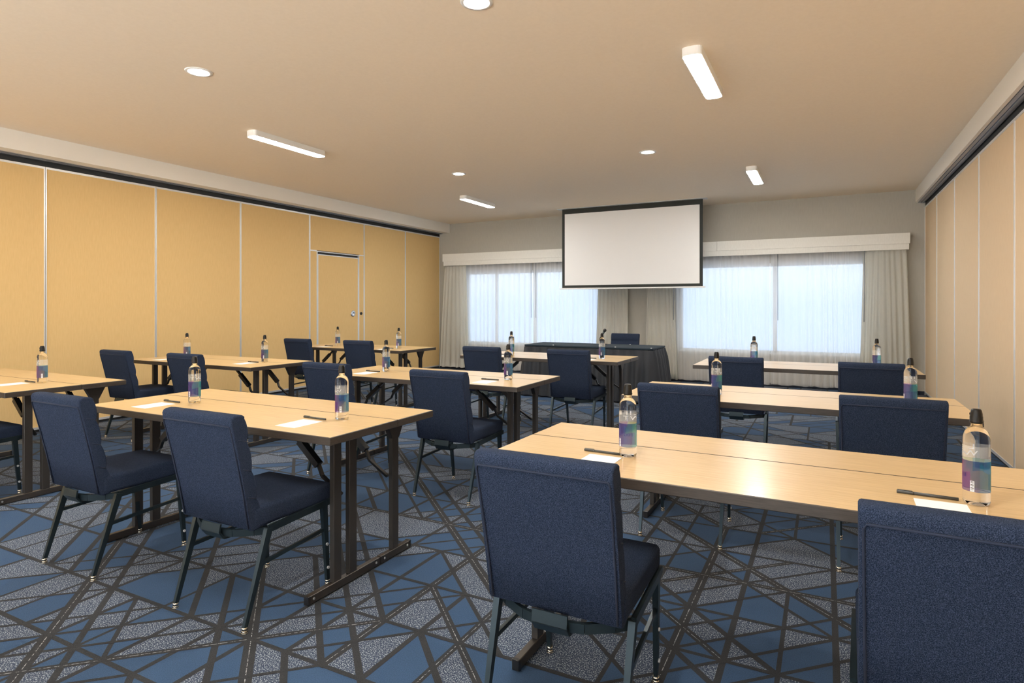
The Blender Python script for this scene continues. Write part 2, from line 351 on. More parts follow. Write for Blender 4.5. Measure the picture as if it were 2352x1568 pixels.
bm = newbm(); box(bm, XL - .3, YB - .2, CH, XR + .3, YF + .2, CH + .12); struct(obj('ceiling', bm, M['ceiling']))
# ---- far wall with two window openings ----
WIN = [(-6.70, -3.74), (-2.28, .62)]; WZ0, WZ1 = .53, 2.03
bm = newbm()
T_ = .18
xs = [XL - .2, WIN[0][0], WIN[0][1], WIN[1][0], WIN[1][1], XR + .2]
for a, b in ((0, 1), (2, 3), (4, 5)): box(bm, xs[a], YF, 0, xs[b], YF + T_, CH)
for a, b in ((1, 2), (3, 4)): box(bm, xs[a], YF, 0, xs[b], YF + T_, WZ0); box(bm, xs[a], YF, WZ1, xs[b], YF + T_, CH)
struct(obj('wall_far', bm, M['farwall']))
bm = newbm(); box(bm, XL + .01, YF - .012, 0, XR - .01, YF, .055); struct(obj('baseboard_far', bm, M['basedark']))
for n, (a, b) in enumerate(WIN):
    w = struct(empty('window_%d' % (n + 1), ((a + b) / 2, YF + .1, WZ0)))
    hw = (b - a) / 2; H = WZ1 - WZ0
    bm = newbm()
    for x0, x1 in ((-hw, -hw + .05), (hw - .05, hw), (-.03 + .1, .03 + .1)): box(bm, x0, -.03, 0, x1, .03, H)
    if n == 0: box(bm, -.8 + .05, -.025, .05, -.8, .025, H - .05)
    box(bm, -hw + .05, -.03, 0, hw - .05, .03, .05); box(bm, -hw + .05, -.03, H - .05, hw - .05, .03, H)
    obj('window_frame', bm, M['frame'], w)
    bm = newbm(); box(bm, -hw + .05, -.004, .05, hw - .05, .004, H - .05); obj('glass', bm, M['glasspane'], w)
    bm = newbm(); box(bm, -hw, -.10, -.0, hw, -.03, .02); obj('window_sill', bm, M['frame'], w)
# ---- back wall, with unseen windows added to let the fill light in ----
bm = newbm(); FILL_WIN = [(-6.9, -4.5), (-4.2, -1.8), (-1.5, .9)]; xs = [XL - .2] + [q for w_ in FILL_WIN for q in w_] + [XR + .2]
for a, b in zip(xs[::2], xs[1::2]): box(bm, a, YB - .15, 0, b, YB, CH)
for a, b in FILL_WIN: box(bm, a, YB - .15, 0, b, YB, .3); box(bm, a, YB - .15, 2.75, b, YB, CH)
struct(obj('wall_back', bm, M['farwall']))
for n, (a, b) in enumerate(FILL_WIN):
    w = struct(empty('window_%d' % (n + 3), ((a + b) / 2, YB - .08, .3))); hw = (b - a) / 2; bm = newbm()  # added window, an inlet for the rear fill light
    for x0, x1 in ((-hw, -hw + .05), (hw - .05, hw), (-.025, .025)): box(bm, x0, -.03, 0, x1, .03, 2.45)
    box(bm, -hw + .05, -.03, 0, hw - .05, .03, .05); box(bm, -hw + .05, -.03, 2.40, hw - .05, .03, 2.45); obj('window_frame', bm, M['frame'], w)
    bm = newbm(); box(bm, -hw + .05, -.004, .05, hw - .05, .004, 2.40); obj('glass', bm, M['glasspane'], w)
# ---- operable partition walls left and right ----
def partition(name, X, joints, pm, sgn, door=None):
    w = struct(empty(name, (X, 0, 0)))
    for a, b in zip(joints, joints[1:]):
        if door and abs(a - door[0]) < .01:
            continue
        bm = newbm(); box(bm, 0, a + .012, .05, -sgn * .08, b - .012, PT - .02)
        p = obj('panel', bm, pm, w)
        bm = newbm(); t = -sgn * .08; f = sgn * .006
        for y0, y1 in ((a + .002, a + .013), (b - .013, b - .002)): box(bm, f, y0, .02, t, y1, PT)
        box(bm, f, a + .013, PT - .022, t, b - .013, PT); box(bm, f, a + .013, .03, t, b - .013, .055)
        obj('edge_trim', bm, M['alu'], p)
    bm = newbm(); box(bm, -sgn * .012, joints[0], .0, -sgn * .07, joints[-1], .03); obj('floor_seal', bm, M['dark'], w)
    bm = newbm(); box(bm, -sgn * .02, joints[0], .03, -sgn * .09, joints[-1], PT + .02); obj('core', bm, M['dark'], w)
    return w
jl = [YB, -1.48, -.26, .96, 2.18, 3.41, 4.60, 5.82, 7.11, 8.40, 9.60, YF - .005]
jr = [YB, -2.63, -1.395, -.16, 1.075, 2.31, 3.545, 4.785, 6.02, 7.254, 8.485, 9.72, YF - .005]
partition('wall_left', XL, jl, M['panel'], 1, door=(7.11, 8.40))
partition('wall_right', XR, jr, M['panel_windowlit'], -1)
# door panel in the left partition
d = struct(empty('door_1', (XL, 7.11, 0)))
W_ = 8.40 - 7.11
bm = newbm(); box(bm, 0, .012, 2.23, -.08, W_ - .012, PT - .02); box(bm, 0, .012, .05, -.08, .15, 2.21); box(bm, 0, W_ - .13, .05, -.08, W_ - .012, 2.21); obj('surround', bm, M['panel'], d)
bm = newbm()
for y0, y1, z0, z1 in ((.002, .013, .02, PT), (W_ - .013, W_ - .002, .02, PT), (.013, W_ - .013, PT - .022, PT), (.013, .15, 2.21, 2.23), (W_ - .13, W_ - .013, 2.21, 2.23), (.15, .168, .02, 2.22), (W_ - .148, W_ - .13, .02, 2.22), (.168, W_ - .148, 2.205, 2.22)):
    box(bm, .007, y0, z0, -.08, y1, z1)
obj('door_frame', bm, M['alu'], d)
bm = newbm(); box(bm, .001, .185, .05, -.07, W_ - .165, 2.155); lf = obj('door_leaf', bm, M['panel'], d)
bm = newbm()
for y0, y1, z0, z1 in ((.172, .185, .04, 2.17), (W_ - .165, W_ - .152, .04, 2.17), (.185, W_ - .165, 2.155, 2.17)): box(bm, .006, y0, z0, -.07, y1, z1)
obj('leaf_trim', bm, M['alu'], lf)
bm = newbm(); lathe(bm, [(0, .002), (.018, .002), (.022, .012), (.040, .005), (.052, .006), (.056, 0), (.056, -.01), (0, -.01)], 28)
bmesh.ops.rotate(bm, verts=bm.verts[:], cent=(0, 0, 0), matrix=Matrix.Rotation(math.pi / 2, 3, 'Y')); bmesh.ops.translate(bm, verts=bm.verts[:], vec=(.008, 8.11 - 7.11, 1.19))
obj('cup_pull', bm, M['chromepull'], lf)
bm = newbm(); lathe(bm, [(0, .004), (.011, .004), (.012, .008), (.024, .008), (.027, 0), (.027, -.01), (0, -.01)], 24)
bmesh.ops.rotate(bm, verts=bm.verts[:], cent=(0, 0, 0), matrix=Matrix.Rotation(math.pi / 2, 3, 'Y')); bmesh.ops.translate(bm, verts=bm.verts[:], vec=(.006, 8.32 - 7.11, 1.188))
obj('lock_ring', bm, M['black'], d)
# ---- soffits over the partitions, with the sliding tracks ----
for n, sgn, X, face in ((1, 1, XL, -7.085), (2, -1, XR, 1.205)):
    bm = newbm()
    box(bm, min(face, X + sgn * .09), YB, 2.868, max(face, X + sgn * .09), YF, CH)
    box(bm, min(X - sgn * .1, X + sgn * .09), YB, 2.885, max(X - sgn * .1, X + sgn * .09), YF, CH)
    struct(obj('trim_%d' % n, bm, M['soffit']))
    bm = newbm()
    for a, b, z0, z1 in ((.055, .085, 2.862, 2.885), (.01, .05, 2.855, 2.885), (-.045, -.01, 2.84, 2.885)):
        x0, x1 = sorted((X + sgn * a, X + sgn * b)); box(bm, x0, YB, z0, x1, YF, z1)
    struct(obj('trim_%d' % (n + 2), bm, M['track']))
    bm = newbm(); x0, x1 = sorted((X - sgn * .005, X - sgn * .1)); box(bm, x0, YB, PT + .003, x1, YF, 2.885); struct(obj('trim_%d' % (n + 4), bm, M['dark']))

# ================= WINDOW DRESSING =================
v = empty('pelmet', (-3.01, YF, 2.16)); tag(v, 'long off-white pelmet box running above both curtained windows', 'pelmet')
x0, x1 = -7.135 + 3.01, 1.118 + 3.01
bm = newbm()
for a, b in ((x0, -1.35), (-1.346, 1.40), (1.404, x1)): box(bm, a, -.20, .088, b, -.18, .245)
box(bm, x0, -.18, .225, x1, -.001, .243); box(bm, x0, -.18, .088, x0 + .018, -.001, .225); box(bm, x1 - .018, -.18, .088, x1, -.001, .225)
obj('fascia', bm, M['offwhite'], v)
bm = newbm(); box(bm, x0 + .02, -.192, 0, x1 - .012, -.176, .086); box(bm, x0 + .02, -.176, 0, x0 + .036, -.001, .086); box(bm, x1 - .028, -.176, 0, x1 - .012, -.001, .086); obj('lower_band', bm, M['offwhite'], v)
def curtain(xt0, xt1, xb0, xb1, zt, zb, y, folds, amp, seed, m, rows=18, thick=.0, gather=0):
    r = random.Random(seed); n = folds * 8
    ph = [0]; 
    ws = [r.uniform(.6, 1.5) for _ in range(folds)]; am = [r.uniform(.65, 1.2) for _ in range(folds)]
    tot = sum(ws); xs_, off = [], []
    acc = 0
    for wq, aq in zip(ws, am):
        for j in range(8):
            xs_.append((acc + wq * j / 8) / tot); off.append(aq * math.sin(2 * math.pi * j / 8))
        acc += wq
    xs_.append(1); off.append(0)
    sh = [r.uniform(-1, 1) for _ in range(len(xs_))]
    bm = newbm(); g = []
    for k in range(rows + 1):
        t = k / rows; row = []
        for q, o_ in zip(xs_, off):
            # pleats merge a little on the way down
            s = t * t
            x = (xt0 + (xt1 - xt0) * q) * (1 - t ** .8) + (xb0 + (xb1 - xb0) * q) * t ** .8 + gather * math.sin(t * 2.4 + q * 9) * .01
            dy = amp * (.55 + .6 * t) * (o_ + .35 * math.sin(q * 23 + t * 2.3 + seed) * t)
            row.append(bm.verts.new((x, y + dy, zt + (zb - zt) * t + (.006 * math.sin(q * 31) if k == rows else 0))))
        g.append(row)
    for A, B in zip(g, g[1:]):
        for k in range(len(A) - 1):
            f = bm.faces.new((A[k], A[k + 1], B[k + 1], B[k])); f.smooth = True
    if thick:
        bmesh.ops.solidify(bm, geom=bm.faces[:], thickness=thick)
        for f in bm.faces: f.smooth = True
    return bm
drapes = [((-7.10, -6.60, -7.25, -6.50), 'heavy cream drape gathered in the left corner beside the yellow partition', 9),
          ((-3.70, -3.17, -3.79, -3.13), 'heavy cream drape left of the wall strip below the projection screen', 10),
          ((-2.80, -2.36, -2.86, -2.26), 'heavy cream drape right of the wall strip below the projection screen', 9),
          ((.53, 1.07, .46, 1.165), 'heavy cream drape at the right end of the windows by the tan partition', 10)]
for n, (q, lab, fo) in enumerate(drapes):
    o = obj('drape', curtain(*q, 2.20, .042, 10.655, fo - 2, .019, 11 + n, M['drape'], thick=.003, gather=1), M['drape'])
    tag(o, lab, 'curtain', 'cream drapes at the windows')
sheers = [((-6.74, -5.105, -6.74, -5.105), -5.12, 'white sheer curtain over left half of the left window'),
          ((-5.095, -3.72, -5.095, -3.72), -5.02, 'white sheer curtain over right half of the left window'),
          ((-2.36, -.80, -2.32, -.80), -.80, 'white sheer curtain over left half of the right window'),
          ((-.79, .60, -.79, .62), -.68, 'white sheer curtain over right half of the right window')]
for n, (q, wx_, lab) in enumerate(sheers):
    o = obj('sheer_curtain', curtain(*q, 2.26, .035, 10.735 + (n % 2) * .003, 15, .013, 31 + n, M['sheer'], rows=10), M['sheer'])
    tag(o, lab, 'curtain', 'white sheers at the windows')
    if n in (0, 1, 3):
        bm = newbm(); tube(bm, [(wx_, 10.70, 2.2), (wx_ + .004, 10.70, 1.09)], .004, 6); obj('draw_wand', bm, M['track'], o)
for wx_, n in ((.535, 3), (-2.33, 2)):
    bm = newbm(); tube(bm, [(wx_, 10.615, 2.2), (wx_ - .004, 10.615, 1.08)], .006, 6)
    obj('draw_wand', bm, M['track'], [o for o in C.objects if o.name.startswith('drape')][n])
# ================= PROJECTION SCREEN =================
ps = empty('projection_screen', (-2.98, 10.1, 1.63)); tag(ps, 'white projection screen with black border pulled down from a ceiling slot', 'projection screen')
hw = 1.228
bm = newbm(); box(bm, -hw + .05, -.004, .06, hw - .05, -.001, CH - 1.63 - .09); obj('screen_surface', bm, M['screen'], ps)
bm = newbm()
for a, b, z0, z1 in ((-hw, hw, .012, .06), (-hw, hw, CH - 1.63 - .09, CH - 1.63 - .004), (-hw, -hw + .05, .06, CH - 1.63 - .09), (hw - .05, hw, .06, CH - 1.63 - .09)): box(bm, a, -.004, z0, b, 0, z1)
obj('black_border', bm, M['sborder'], ps)
bm = newbm(); box(bm, -hw - .04, -.018, -.012, hw + .04, .014, .012, bev=.004); obj('weight_bar', bm, M['white'], ps)
bm = newbm(); z = CH - 1.63; box(bm, -1.30, -.09, z - .005, 1.30, -.012, z); box(bm, -1.30, .01, z - .005, 1.30, .07, z); box(bm, -1.30, -.012, z - .005, -hw - .005, .01, z); box(bm, hw + .005, -.012, z - .005, 1.30, .01, z); obj('ceiling_slot', bm, M['frame'], ps)
# ================= CEILING LIGHTS =================
def stadium(bm, hx, hy, z0, z1, n=10, mat=0, top=True):
    pts = []
    for sgn in (1, -1):
        for k in range(n + 1):
            a = math.pi * k / n
            # squarish rounded ends
            ex = hx * math.copysign(abs(math.cos(a)) ** .75, math.cos(a)) * sgn; ey = sgn * (hy - hx * .55 + hx * .55 * abs(math.sin(a)) ** .9)
            pts.append((ex, ey))
    lo = [bm.verts.new((x, y, z0)) for x, y in pts]; hi = [bm.verts.new((x, y, z1)) for x, y in pts]
    f1 = bm.faces.new(lo); f2 = bm.faces.new(hi); fs = [f1, f2]
    for k in range(len(pts)):
        fs.append(bm.faces.new((lo[k], lo[(k + 1) % len(pts)], hi[(k + 1) % len(pts)], hi[k])))
    for f in fs: f.material_index = mat
bar = empty('linear_ceiling_light'); 
bm = newbm(); stadium(bm, .066, .485, -.058, 0); obj('housing', bm, M['white'], bar)
bm = newbm(); stadium(bm, .059, .477, -.0595, -.0582); obj('diffuser', bm, M['lamp'], bar)
G = 'surface mounted bar lights on the ceiling'
bars = [(-5.03, 4.58, 'long white bar light on the ceiling nearest the yellow partition wall'),
        (-5.05, 8.54, 'small far bar light on the ceiling left of the projection screen'),
        (-.79, 4.60, 'large lit bar light on the ceiling nearest the camera at upper right'),
        (-.81, 8.49, 'small far bar light on the ceiling right of the projection screen'),
        (-5.03, .65, 'unseen bar light added on the ceiling behind the camera towards the yellow partition'),  # this bar and the next continue the rows unseen, added for more light
        (-.79, .65, 'unseen bar light added on the ceiling above the camera towards the tan partition')]
for n, (x, y, lab) in enumerate(bars):
    o = bar if n == 0 else dup(bar, (0, 0, 0)); o.location = (x, y, CH); tag(o, lab, 'ceiling light', G)
spot = empty('recessed_downlight')
bm = newbm(); lathe(bm, [(.062, -.002), (.064, -.006), (.090, -.006), (.094, -.001), (.094, 0), (.062, 0), (.062, -.002)], 32); obj('trim_ring', bm, M['white'], spot)
bm = newbm(); lathe(bm, [(0, -.003), (.0615, -.003), (.0615, -.0005), (0, -.0005)], 32); obj('diffuser', bm, M['spot'], spot)
spots = [(-4.11, 2.90, 'round recessed downlight at the upper left of the ceiling'), (-1.76, 2.96, 'round recessed downlight cut by the top edge of the picture'),
         (-4.266, 6.72, 'small round recessed downlight above the far bar light left of the screen'), (-1.77, 6.745, 'small round recessed downlight between the screen and the two right bar lights'),
         (-4.15, -.95, 'unseen round downlight added behind the camera on the left'), (-1.76, -.95, 'unseen round downlight added behind the camera on the right')]  # unseen pair added to brighten the room
for n, (x, y, lab) in enumerate(spots):
    o = spot if n == 0 else dup(spot, (0, 0, 0)); o.location = (x, y, CH); tag(o, lab, 'ceiling light', 'round recessed downlights')

# ================= TRAINING TABLES =================
TL, TW, TZ, TH, SM = 1.853, .770, .765, .036, .463
def make_table():
    t = empty('folding_table')
    for n, (a, b) in enumerate(((0, SM - .0015), (SM + .0015, TW))):
        bm = newbm(); fs = box(bm, 0, a, TZ - TH, TL, b, TZ, mat=1, bev=.0025, seg=1)
        for f in bm.faces:
            f.normal_update()
            f.material_index = 0 if f.normal.z > .9 else 1
        obj('tabletop', bm, [M['wood'], M['edge']], t)
    for sgn, X in ((1, .155), (-1, TL - .155)):
        # foot bars (front and rear half)
        for a, b in ((.015, .498), (.504, .755)):
            bm = newbm(); box(bm, X - .014, a, .004, X + .014, b, .042, bev=.002, seg=1); ft = obj('foot_bar', bm, M['tleg'], t)
            bm = newbm()
            y = a if a < .1 else b
            box(bm, X - .015, y - .003 if y == a else y - .012, .0025, X + .015, y + .012 if y == a else y + .003, .0435, bev=.002, seg=1)
            obj('end_cap', bm, M['black'], ft)
            for y in (a + .03, b - .03):
                s2 = -sgn
                bm = newbm(); tube(bm, [(X + s2 * .0135, y, .024), (X + s2 * .0165, y, .024)], .006, 8); obj('rivet', bm, M['screw'], ft)
        for y in (.195, .300, .625):
            bm = newbm(); box(bm, X - .014, y - .025, .0425, X + .014, y + .025, TZ - TH - .004, bev=.002, seg=1); lg = obj('leg', bm, M['tleg'], t)
            if y > .5:   # gusset plate at the top
                bm = newbm(); vs = []
                for x in (X - .016, X + .016):
                    vs.append([bm.verts.new(p) for p in ((x, y - .075, TZ - TH - .006), (x, y + .075, TZ - TH - .006), (x, y + .026, TZ - TH - .10), (x, y - .026, TZ - TH - .10))])
                bm.faces.new(vs[0]); bm.faces.new(vs[1][::-1])
                for k in range(4): bm.faces.new((vs[0][k], vs[0][(k + 1) % 4], vs[1][(k + 1) % 4], vs[1][k]))
                obj('gusset', bm, M['tleg'], lg)
        bm = newbm(); box(bm, X - .03, .06, TZ - TH - .006, X + .03, SM - .02, TZ - TH - .0005); box(bm, X - .03, SM + .02, TZ - TH - .006, X + .03, TW - .05, TZ - TH - .0005); obj('mounting_plate', bm, M['black'], t)
        for y in (.247, .590):
            bm = newbm()
            a = Vector((X + sgn * .36, y, TZ - TH - .008)); b = Vector((X + sgn * .012, y, .43))
            m1 = a.lerp(b, .30); m2 = a.lerp(b, .58); k = Vector((sgn * .012, 0, -.02))
            beam(bm, a, m1, (.022, .016)); beam(bm, a.lerp(b, .22), m2, (.034, .032)); beam(bm, m2, a.lerp(b, .68) + k, (.018, .012)); beam(bm, a.lerp(b, .68) + k, b, (.018, .012))
            box(bm, a.x - .05, y - .025, TZ - TH - .014, a.x + .02, y + .025, TZ - TH - .0005)
            obj('folding_brace', bm, M['black'], t)
    return t
proto_t = make_table()
TG = 'training tables in three columns'
tables = {'A': (-1.156, 1.95, -.022, 'nearest oak-topped folding table at the lower right of the room'),
          'B': (-1.153, 3.733, -.004, 'oak-topped folding table second from the front in the right-hand column'),
          'C': (-1.121, 5.921, .002, 'farthest oak-topped folding table in the right-hand column, before the right window'),
          'D': (-3.739, 1.944, 0, 'nearest oak-topped folding table in the middle column, right end corner in full view'),
          'E': (-3.744, 3.727, .002, 'oak-topped folding table second from the front in the middle column'),
          'F': (-3.693, 5.842, 0, 'oak-topped folding table just in front of the dark skirted head table'),
          'G': (-6.583, 1.968, 0, 'oak-topped folding table cut by the left edge of the picture'),
          'H': (-6.500, 3.775, .008, 'oak-topped folding table second from the front along the yellow partition'),
          'I': (-6.541, 6.04, 0, 'farthest oak-topped folding table along the yellow partition, near the door panel')}
for n, (k, (x, y, r, lab)) in enumerate(tables.items()):
    o = proto_t if n == 0 else dup(proto_t, (0, 0, 0)); o.location = (x, y, 0); o.rotation_euler = (0, 0, r); tag(o, lab, 'table', TG)
def on_table(k, dx, dy):
    x, y, r, _ = tables[k]; return (x + dx * math.cos(r) - dy * math.sin(r), y + dx * math.sin(r) + dy * math.cos(r), r)

# ================= CHAIRS =================
def make_chair():
    t = empty('banquet_chair')
    # cushion backrest: side profile (y, z), scalloped in front
    rear = [(.040, .402), (.012, .55), (-.022, .70), (-.058, .845), (-.061, .872), (-.056, .884)]
    top = [(-.046, .889), (-.022, .891), (-.004, .888), (.006, .880)]
    front = []
    brk = [(.006, .872), (.018, .775), (.042, .650), (.066, .530), (.094, .412)]
    for (y0, z0), (y1, z1) in zip(brk, brk[1:]):
        for k in range(1, 6):
            q = k / 6; b = math.sin(math.pi * q) ** .7 * .010
            front.append((y0 + (y1 - y0) * q + b, z0 + (z1 - z0) * q))
        front.append((y1, z1))
    prof = rear + top + [brk[0]] + front + [(.086, .400), (.056, .396)]
    bm = newbm(); hw = .222; sl = []
    for x, ins in ((-hw, .007), (-hw + .002, .002), (-hw + .007, 0), (-.1, 0), (.1, 0), (hw - .007, 0), (hw - .002, .002), (hw, .007)):
        cy = sum(p[0] for p in prof) / len(prof)
        ring = []
        for (y, z) in prof:
            dy = (.02 - .12 * (z - .45)) - y; l = abs(dy) + 1e-6
            ring.append(bm.verts.new((x * (1 - .035 * (.9 - z)) * 1.0, y + ins * dy / max(l, .03), z - (ins if z > .88 else -ins if z < .41 else 0))))
        sl.append(ring)
    n = len(prof)
    for A, B in zip(sl, sl[1:]):
        for k in range(n):
            f = bm.faces.new((A[k], A[(k + 1) % n], B[(k + 1) % n], B[k])); f.smooth = True
    bm.faces.new(sl[0]); bm.faces.new(sl[-1][::-1])
    bk = obj('backrest', bm, M['navy'], t)
    bm = newbm()
    pts = [(-.205, .034, .41), (-.208, .008, .55), (-.210, -.0245, .70), (-.212, -.0565, .835), (-.206, -.0605, .8475), (.206, -.0605, .8475), (.212, -.0565, .835), (.210, -.0245, .70), (.208, .008, .55), (.205, .034, .41)]
    tube(bm, pts, .0032, 6)
    for x in (-.2195, .2195):
        for (y0, z0, y1, z1) in ((-.034, .79, .018, .775), (-.010, .665, .042, .650), (.015, .545, .066, .530)): tube(bm, [(x, y0 + .008, z0), (x * 1.0, y1 - .004, z1)], .0024, 5)
    obj('piping', bm, M['piping'], bk)
    # seat cushion
    bm = newbm(); nx, ny = 14, 14; g = []
    def sq(a, p): return math.copysign(abs(a) ** p, a)
    box(bm, -.219, .045, .400, .219, .505, .486, bev=.020, seg=4)
    bmesh.ops.subdivide_edges(bm, edges=[e for e in bm.edges if e.calc_length() > .2], cuts=5, use_grid_fill=True)
    for v_ in bm.verts:
        x, y, z = v_.co
        if z > .44: v_.co.z += .012 * (1 - (x / .23) ** 2) * (1 - ((y - .275) / .23) ** 2) + (.010 if y < .16 else 0) * min(1, (.16 - y) / .05 if y < .16 else 0)
        v_.co.x *= 1 - .04 * (y - .27)
    for f in bm.faces: f.smooth = True
    obj('seat', bm, M['navy'], t)
    # frame
    bm = newbm()
    for s in (-1, 1):
        beam(bm, (s * .229, .118, .388), (s * .219, .490, .400), (.016, .028))
    beam(bm, (-.21, .47, .388), (.21, .47, .388), (.018, .02)); beam(bm, (-.2, .30, .388), (.2, .30, .388), (.018, .016))
    arc = [(-.222, .125, .380), (-.18, .085, .378), (-.10, .045, .372), (0, .03, .37), (.10, .045, .372), (.18, .085, .378), (.222, .125, .380)]
    for a, b in zip(arc, arc[1:]): beam(bm, a, b, (.014, .030))
    obj('seat_frame', bm, M['cmetal'], t)
    bm = newbm()
    for a, b in (((0, .018, .41), (0, .012, .375)), ((0, .012, .375), (0, .035, .345)), ((0, .035, .345), (0, .10, .342))): beam(bm, a, b, (.115, .008), up=(0, 1, .3))
    obj('back_bracket', bm, M['cmetal'], t)
    for s in (-1, 1):
        for (p, q, f) in (((s * .227, .118, .392), (s * .222, .003, .020), 0), ((s * .214, .448, .385), (s * .205, .482, .020), 1)):
            bm = newbm(); beam(bm, p, q, (.022, .030), (.015, .018), up=(0, 1, 0)); lg = obj('leg', bm, M['cmetal'], t)
            bm = newbm(); Y = q[1]; tube(bm, [(q[0], Y, .024), (q[0], Y, .012)], .0115, 10); tube(bm, [(q[0], Y, .012), (q[0], Y, .004)], [.009, .014], 12); tube(bm, [(q[0], Y, .004), (q[0], Y, .001)], .014, 12)
            obj('glide', bm, M['brass'], lg)
            if f:
                for z in (.20, .085): 
                    bm = newbm()
                    xx = q[0] + (p[0] - q[0]) * (z / .38); yy = q[1] + (p[1] - q[1]) * (z / .38)
                    tube(bm, [(xx + s * .008, yy - .0, z), (xx + s * .014, yy, z)], .007, 10); obj('bumper', bm, M['clear'], lg)
        bm = newbm(); beam(bm, (s * .224, .080, .252), (s * .209, .462, .272), (.012, .016)); obj('stretcher', bm, M['cmetal'], t)
    return t
proto_c = make_chair()
CG = 'navy banquet chairs at the training tables'
chairs = [(-.735, 1.650, 0, 'nearest navy banquet chair in the bottom centre, at left seat of the nearest right table'),
          (.290, 1.610, -.02, 'navy banquet chair whose big back fills the lower right corner'),
          (-.730, 3.45, 0, 'navy banquet chair at left seat of the second table in the right column'),
          (.285, 3.44, 0, 'navy banquet chair at right seat of the second table in the right column'),
          (-.680, 5.52, 0, 'navy banquet chair at left seat of the farthest table in the right column'),
          (.315, 5.42, 0, 'navy banquet chair at right seat of the farthest table in the right column'),
          (-3.370, 1.663, 0, 'navy banquet chair at left seat of the nearest middle table, left of its twin'),
          (-2.320, 1.680, 0, 'navy banquet chair at right seat of the nearest middle table, all four legs seen'),
          (-3.410, 3.50, 0, 'navy banquet chair behind the bottle at left seat of the second middle table'),
          (-2.330, 3.438, 0, 'navy banquet chair at right seat of the second table in the middle column'),
          (-3.270, 5.63, 0, 'navy banquet chair at left seat of the table before the dark head table'),
          (-2.270, 5.63, 0, 'navy banquet chair with shining legs at right seat of the table before the head table'),
          (-5.285, 1.72, 0, 'navy banquet chair cut off by the left edge, only seat and a front leg showing'),
          (-6.230, 3.53, .0, 'navy banquet chair at left seat of the second table by the yellow partition'),
          (-5.220, 3.57, 0, 'navy banquet chair at right seat of the second table by the yellow partition'),
          (-6.230, 5.85, 0, 'navy banquet chair at left seat of the farthest table by the yellow partition'),
          (-5.230, 5.90, 0, 'navy banquet chair at right seat of the farthest table by the yellow partition'),
          (-2.780, 9.22, math.pi, 'navy banquet chair behind the dark skirted head table, facing the room')]
for n, (x, y, r, lab) in enumerate(chairs):
    o = proto_c if n == 0 else dup(proto_c, (0, 0, 0)); o.location = (x, y, 0); o.rotation_euler = (0, 0, r); tag(o, lab, 'chair', CG if n < 17 else None)

# ================= BOTTLES, CARDS, PENS =================
def wrap(me, R, ang, z, flip=False):
    """bend flat lettering round a cylinder of radius R, reading from outside at angle ang"""
    for v_ in me.vertices:
        x, y = v_.co.x, v_.co.y; a = ang + x / R; rr = R + v_.co.z
        v_.co = (rr * math.cos(a), rr * math.sin(a), z + y)
    return me
def make_bottle():
    t = empty('water_bottle'); R = .0325
    prof = [(0, .006), (.018, .002), (.026, 0), (.0305, .003), (R, .010), (R, .186), (.0315, .196), (.0275, .207), (.020, .216), (.0145, .221), (.0135, .230), (0, .230)]
    bm = newbm(); lathe(bm, prof, 40); obj('body', bm, M['water'], t)
    bm = newbm(); lathe(bm, [(0, .2305), (.0150, .2305), (.0170, .233), (.0168, .237), (.0160, .238), (.0158, .250), (.0150, .252), (.0148, .258), (.0125, .268), (.0105, .271), (0, .2715)], 24)
    box(bm, .010, -.006, .252, .0175, .006, .258); obj('cap', bm, M['cap'], t)
    bm = newbm(); n = 40
    for m_, z0, z1 in ((1, .126, .168), (0, .039, .126)):
        lo = [bm.verts.new(((R + .0005) * math.cos(2 * math.pi * k / n), (R + .0005) * math.sin(2 * math.pi * k / n), z0)) for k in range(n)]
        hi = [bm.verts.new((v_.co.x, v_.co.y, z1)) for v_ in lo]
        for k in range(n): f = bm.faces.new((lo[k], lo[(k + 1) % n], hi[(k + 1) % n], hi[k])); f.smooth = True; f.material_index = m_
    lb = obj('label', bm, [M['label'], M['frost']], t)
    # big white letters on the front of the label, seen mirrored through the bottle
    for s, z, sz in (('LIFE', .157, .021), ('WTR', .138, .021)):
        me = wrap(text_mesh(s, sz, 0, 1.35), R + .0009, 0, z); me.materials.append(M['lwhite'])
        o = link(bpy.data.objects.new('lettering', me), lb)
    me = wrap(text_mesh('100%', .016, 0, 1.0), R + .0009, .1, .075); me.materials.append(M['lpurple']); link(bpy.data.objects.new('lettering', me), lb)
    # bar code patch
    bm = newbm(); a0, a1 = 1.95, 2.25; rr = R + .0008
    k0 = [bm.verts.new((rr * math.cos(a0 + (a1 - a0) * k / 4), rr * math.sin(a0 + (a1 - a0) * k / 4), z)) for z in (.040, .070) for k in range(5)]
    for k in range(4): bm.faces.new((k0[k], k0[k + 1], k0[k + 6], k0[k + 5]))
    bc = obj('barcode_patch', bm, [M['lwhite']], lb)
    bm = newbm(); rr += .0002
    for k in range(9):
        z = .0425 + k * .003; h = .0008 + .0008 * (k % 3)
        q = [bm.verts.new((rr * math.cos(a), rr * math.sin(a), zz)) for a, zz in ((a0 + .04, z), (a1 - .04, z), (a1 - .04, z + h), (a0 + .04, z + h))]; bm.faces.new(q)
    obj('barcode', bm, M['black'], bc)
    return t
proto_b = make_bottle()
where = {'A': ('the nearest right table', 'A'), 'B': ('the second right table', 'B'), 'C': ('the farthest right table', 'C'), 'D': ('the nearest middle table', 'D'), 'E': ('the second middle table', 'E'),
         'F': ('the table before the head table', 'F'), 'G': ('the table cut by the left edge', 'G'), 'H': ('the second table by the yellow partition', 'H'), 'I': ('the farthest table by the yellow partition', 'I')}
look = {'A0': 'label teal and magenta', 'A1': 'label purple with cyan edge', 'B0': 'teal and magenta label', 'B1': 'light blue and magenta label', 'D0': 'teal label with green edge', 'D1': 'purple label'}
